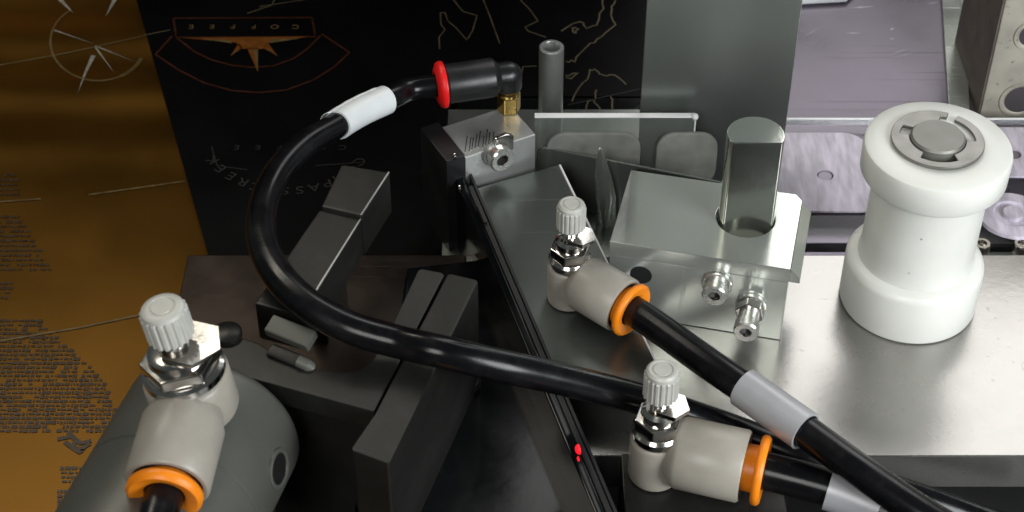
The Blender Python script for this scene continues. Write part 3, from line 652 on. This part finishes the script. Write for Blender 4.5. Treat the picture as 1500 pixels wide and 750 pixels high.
# ------------------------------------------------------------------ flow control fittings
def fitting(name, label, base, pdir, s=1.0, pr=8.0, pl=21.0, ph=9.5, gap=1.2, tilt=None, sr=6.3, group='beige speed control fittings', sh=1.0, kn=3.9, knob_h=8.5, ring=7.9, tube=None, hole=4.4):
    t = thing(name, label, 'pipe fitting', tuple(base), group)
    X = T(base) @ (tilt or Matrix.Identity(4)) @ Matrix.Diagonal((s, s, s*sh, 1))
    B().lathe([(0, .05), (sr-1.2, .05), (sr-.3, .5), (sr, 1.6), (sr, 12.6), (sr-.4, 13.4), (sr-1, 13.8), (0, 13.8)], X, 48).build('stem_body', M['beige'], t, sharp=40)
    B().lathe([(0, 13.85), (sr-.5, 13.85), (sr-.3, 14.2), (sr-.3, 16.0), (sr-.9, 16.7), (0, 16.7)], X, 48).build('metal_collar', M['chrome'], t, sharp=30)
    B().prism(hexpts(sr-.5, 12), 16.75, 20.2, X).build('hex_collar', M['chrome'], t, bevel=.45)
    B().lathe([(0, 20.25), (sr-2.0, 20.25), (sr-2.2, 22.2), (sr-3.2, 23.0), (0, 23.0)], X, 32).build('lock_ring', M['chrome'], t, sharp=30)
    B().prism(hexpts(sr-1.7, 40), 23.05, 24.4, X @ Matrix.Rotation(R(6), 4, 'Y')).build('lock_nut', M['chrome'], t, bevel=.2)
    b = B()
    prof = [(0, 23.0)]+[(1.9 if k % 2 else 2.15, 23.05+k*.35) for k in range(13)]+[(0, 27.7)]
    b.lathe(prof, X, 24).build('threaded_stem', M['chrome'], t, sharp=60)
    z0 = 27.0; z1 = z0+knob_h
    prof = [(0, z0), (kn-.5, z0), (kn, z0+.5), (kn, z1-1.6), (kn-.1, z1-1.3), (kn-.25, z1-.5), (kn-.8, z1), (kn-1.4, z1), (kn-1.5, z1-.25), (kn-1.8, z1-.25), (kn-1.9, z1+.02), (0, z1+.05)]
    b = B().lathe(prof, X, 96, mod=lambda a, j: (1+.05*(1 if math.cos(a*20) > 0 else -1)) if j in (2, 3) else 1)
    b.build('adjusting_knob', M['knob'], t, sharp=30)
    # port
    O = X @ Vector((0, 0, ph)); Xp = frame(O, pdir, (0, 0, 1)) @ Matrix.Diagonal((s, s, s, 1))
    B().lathe([(0, 2), (sr*.8, 2), (pr*.93, sr*.75), (pr, sr*.95), (pr, pl-.5), (pr-.4, pl), (pr-1.0, pl), (pr-1.3, pl-.5), (pr-1.3, pl-4), (0, pl-4)], Xp, 64).build('port_body', M['beige'], t, sharp=40)
    B().lathe([(pr-1.35, pl-.6), (pr-1.35, pl-3), (pr-2.5, pl-3), (pr-2.5, pl-.6)], Xp, 48, loop=True).build('seal_ring', M['black'], t, sharp=30)
    B().lathe([(hole, pl-3.5), (hole+1.1, pl-3.5), (hole+1.2, pl+gap), (ring-.5, pl+gap+.2), (ring, pl+gap+.8), (ring, pl+gap+1.7), (ring-.6, pl+gap+2.3), (hole+.9, pl+gap+2.0), (hole+.1, pl+gap+1.5)], Xp, 56, loop=True).build('release_ring', M['orange'], t, sharp=50)
    return t, Xp
# the first one, on the arm plate
f1, X1 = fitting('speed_control_fitting', 'beige fitting with orange ring in the middle, standing on the arm plate', lv(833, 437, AH), Vector((.76, -.65, -.02)), pl=19.5)
# the second, in front of the plate on its own dark block
B2 = lv(958, 694, 2.0)
bk = thing('dark_steel_block', 'dark steel block below the front fitting in front of the base plate', 'metal block', (B2.x, B2.y, TZ))
B().box((B2.x-8.5, B2.y-40, TZ+.1), (B2.x+34, yf-.6 if B2.y+9 > yf else B2.y+9, 1.9)).build('block_body', M['dark_steel'], bk, bevel=.6)
f2, X2 = fitting('speed_control_fitting', 'beige fitting with orange ring at the bottom centre, its port pointing right', B2, Vector((.957, -.29, -.0)), s=1.12, pl=21.0, pr=8.6, gap=2.5, ph=9.5, ring=8.3)
# lower right tubes
C2 = catmull([tuple(X1 @ Vector((0, 0, 14))), tuple(X1 @ Vector((0, 0, 26)))]+path2[2:], 12)
t2 = thing('black_air_tube', 'straight black air tube with silver-grey sleeve from the middle fitting to the lower right', 'tube', tuple(C2[40]))
B().sweep(C2, 4.3, 28).build('tube_hose', M['tube'], t2)
sleeve(C2, (1090, 569), (1178, 630), 5.4, M['grey_sleeve'], 'marker_sleeve', t2)
e2 = X2 @ Vector((0, 0, 15)); e3 = X2 @ Vector((0, 0, 30)); dd = (e3-e2).normalized()
C3 = catmull([tuple(e2), tuple(e3), tuple(e3+dd*18+Vector((0, -1, -1))), tuple(e3+dd*40+Vector((0, -6, -4))), tuple(e3+dd*70+Vector((0, -16, -9)))], 12)
t3 = thing('black_air_tube', 'short black air tube leaving the front fitting at the bottom edge', 'tube', tuple(C3[20]))
B().sweep(C3, 5.0, 28).build('tube_hose', M['tube'], t3)
sleeve(C3, (1212, 724), (1290, 752), 5.9, M['grey_sleeve'], 'marker_sleeve', t3)

# ------------------------------------------------------------------ left machine: U bracket, slab, bars, cylinder, third fitting
UH = 40.0
def P2(l, z): return [xy(lv(x, y, z)) for x, y in l]
ub = thing('u_shaped_bracket', 'dark grey U-shaped steel bracket behind the round cylinder', 'bracket', tuple(lv(450, 540, UH-8)))
curve = [(420, 531), (445, 537), (475, 542), (505, 545), (527, 541), (545, 528), (556, 512), (566, 494)]
B().prism(P2([(250, 478), (330, 487), (380, 503)]+curve+[(612, 396), (617, 393), (648, 399), (651, 403), (548, 603), (350, 549), (240, 520)], UH), UH-7, UH).build('bracket_plate', M['dark_steel'], ub, bevel=.45)
q = lv(333, 491, UH); B().lathe([(0, 0), (3.9, 0), (3.9, 1.2), (3.4, 1.6), (0, 1.6)], T(q), 28).build('screw_head', M['dark_steel'], ub, sharp=50)
B().prism(P2([(352, 553), (544, 606), (536, 612), (346, 560)], UH-7.1), TZ+.2, UH-7.1).build('front_web', M['dark_steel'], ub, bevel=.4)
q = lv(424, 500, UH+2.5); X = T(q) @ Rz(-28) @ Matrix.Rotation(R(18), 4, 'X')
cl = thing('clamp_block', 'small bright steel clamp piece with a rounded end lying on the dark U-shaped bracket', 'clamp', tuple(q-Vector((0, 0, 2.5))))
B().box((-6.5, -1, 0), (6.5, 4.2, 3.2), X).build('clamp_jaw', M['anod'], cl, bevel=.6)
B().box((-4, -5.8, -2.2), (6.0, -2.0, .4), X).build('clamp_foot', M['dark_steel'], cl, bevel=.8)
B().sweep([X @ Vector((5, -4, 0)), X @ Vector((7.5, -4, -.5)), X @ Vector((8, -3.8, -1.8))], 1.6, 16).build('clamp_end', M['anod'], cl)

sb = thing('dark_steel_slab', 'tall dark steel slab standing beside the U-shaped bracket left of the glossy panel', 'steel slab', tuple(lv(600, 560, TZ)))
B().prism(P2([(655, 402), (660, 400), (698, 409), (700, 413), (572, 676), (568, 679), (517, 660), (515, 655), (549, 606)], UH+.6), TZ+.1, UH+.6).build('slab_body', M['dark_steel'], sb, bevel=.7)

bh = 46.0
ba = thing('stepped_steel_bar', 'stepped dark steel bar lying diagonally under the looping tube', 'steel bar', tuple(lv(470, 380, bh-10)))
B().prism(P2([(468, 306), (530, 320), (444, 463), (372, 444)], bh), bh-13, bh).build('lower_bar', M['dark_steel'], ba, bevel=.8)
B().prism(P2([(500, 240), (572, 252), (531, 316), (470, 302)], bh+1.5), bh-13, bh+1.5).build('upper_bar', M['dark_steel'], ba, bevel=.8)
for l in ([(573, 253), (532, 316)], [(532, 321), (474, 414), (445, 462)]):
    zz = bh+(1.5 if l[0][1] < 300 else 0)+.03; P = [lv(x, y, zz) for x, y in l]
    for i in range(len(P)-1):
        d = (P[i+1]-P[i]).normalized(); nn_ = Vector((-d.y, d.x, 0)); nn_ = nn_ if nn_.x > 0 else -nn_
        B().slab([P[i]-nn_*.9, P[i+1]-nn_*.9, P[i+1]-nn_*.45, P[i]-nn_*.45], (0, 0, .12)).build('bar_highlight', M['alu'], ba)  # pale strips put in as the highlight along the bar's edge
B().prism(P2([(476, 318), (500, 323), (468, 380), (440, 372)], bh-13.1), TZ+.2, bh-13.1).build('bar_post', M['dark_steel'], ba, bevel=.4)

# pneumatic cylinder lying towards the camera
CR = 23.0; ax = Vector((-.28, -1, 0)).normalized(); hz = 26.0
cc = lv(318, 616, hz); 
cy = thing('pneumatic_cylinder', 'large grey round cylinder body at the bottom left carrying a beige fitting', 'cylinder', (cc.x-8, cc.y-30, hz-CR))
X = frame(cc, ax, (0, 0, 1))
B().lathe([(0, -1), (CR-3.5, -1), (CR-1.2, -.2), (CR-.2, 1.4), (CR, 3), (CR, 27.6), (CR-.35, 27.9), (CR-.35, 28.3), (CR, 28.6), (CR, 100), (0, 100)], X, 96).build('cylinder_body', M['anod'], cy, sharp=40)
B().lathe([(0, 98), (5, 98)], X, 24).build('end_centre', M['dark_steel'], cy)
side = Vector((-ax.y, ax.x, 0)); side = side if side.x > 0 else -side
pn = (side*.985+Vector((0, 0, .17))).normalized(); pp = cc+ax*14+pn*CR
XP = frame(pp, pn, ax)
B().lathe([(5.2, -.6), (5.2, .25), (4.6, .5), (4.0, .3), (3.8, -.6)], XP, 32).build('port_rim', M['anod'], cy)
B().lathe([(0, .1), (4.0, .1)], XP, 32).build('port_hole', M['dark_steel'], cy)
B().prism([(cc.x-14, cc.y-45), (cc.x+10, cc.y-45), (cc.x+14, cc.y-10), (cc.x-10, cc.y-10)], TZ+.2, hz-CR+3).build('cylinder_mount', M['dark_steel'], cy, bevel=.6)
o = B().prism(P2([(400, 662), (520, 690), (520, 790), (330, 790)], 0), -18, -.3-2).build('lower_steel_ledge', M['dark_steel'], None, bevel=.5)
tag(o, 'dark steel ledge low between the cylinder and the slab', 'steel ledge')
B3 = lv(290, 600, hz+CR-1.5)
f3, X3 = fitting('speed_control_fitting', 'largest beige fitting, at the bottom left on the grey cylinder', B3, Vector((-.10, -1, -.12)), s=1.5, pr=6.6, pl=17.5, ph=6.2, gap=.2, sr=6.9, sh=.62, kn=3.55, knob_h=10.0, ring=5.9, hole=3.1,
                 tilt=Matrix.Rotation(R(-7), 4, 'Y'))
C4 = catmull([tuple(X3 @ Vector((0, 0, 12))), tuple(X3 @ Vector((0, 0, 24))), tuple(X3 @ Vector((0, 0, 40))), tuple(X3 @ Vector((0, 0, 60)))], 8)
t4 = thing('black_air_tube', 'black air tube leaving the bottom left fitting through its orange ring', 'tube', tuple(C4[10]))
B().sweep(C4, 4.5, 28).build('tube_hose', M['tube'], t4)

for o in list(bpy.data.objects):
    if '_o' in o: del o['_o']
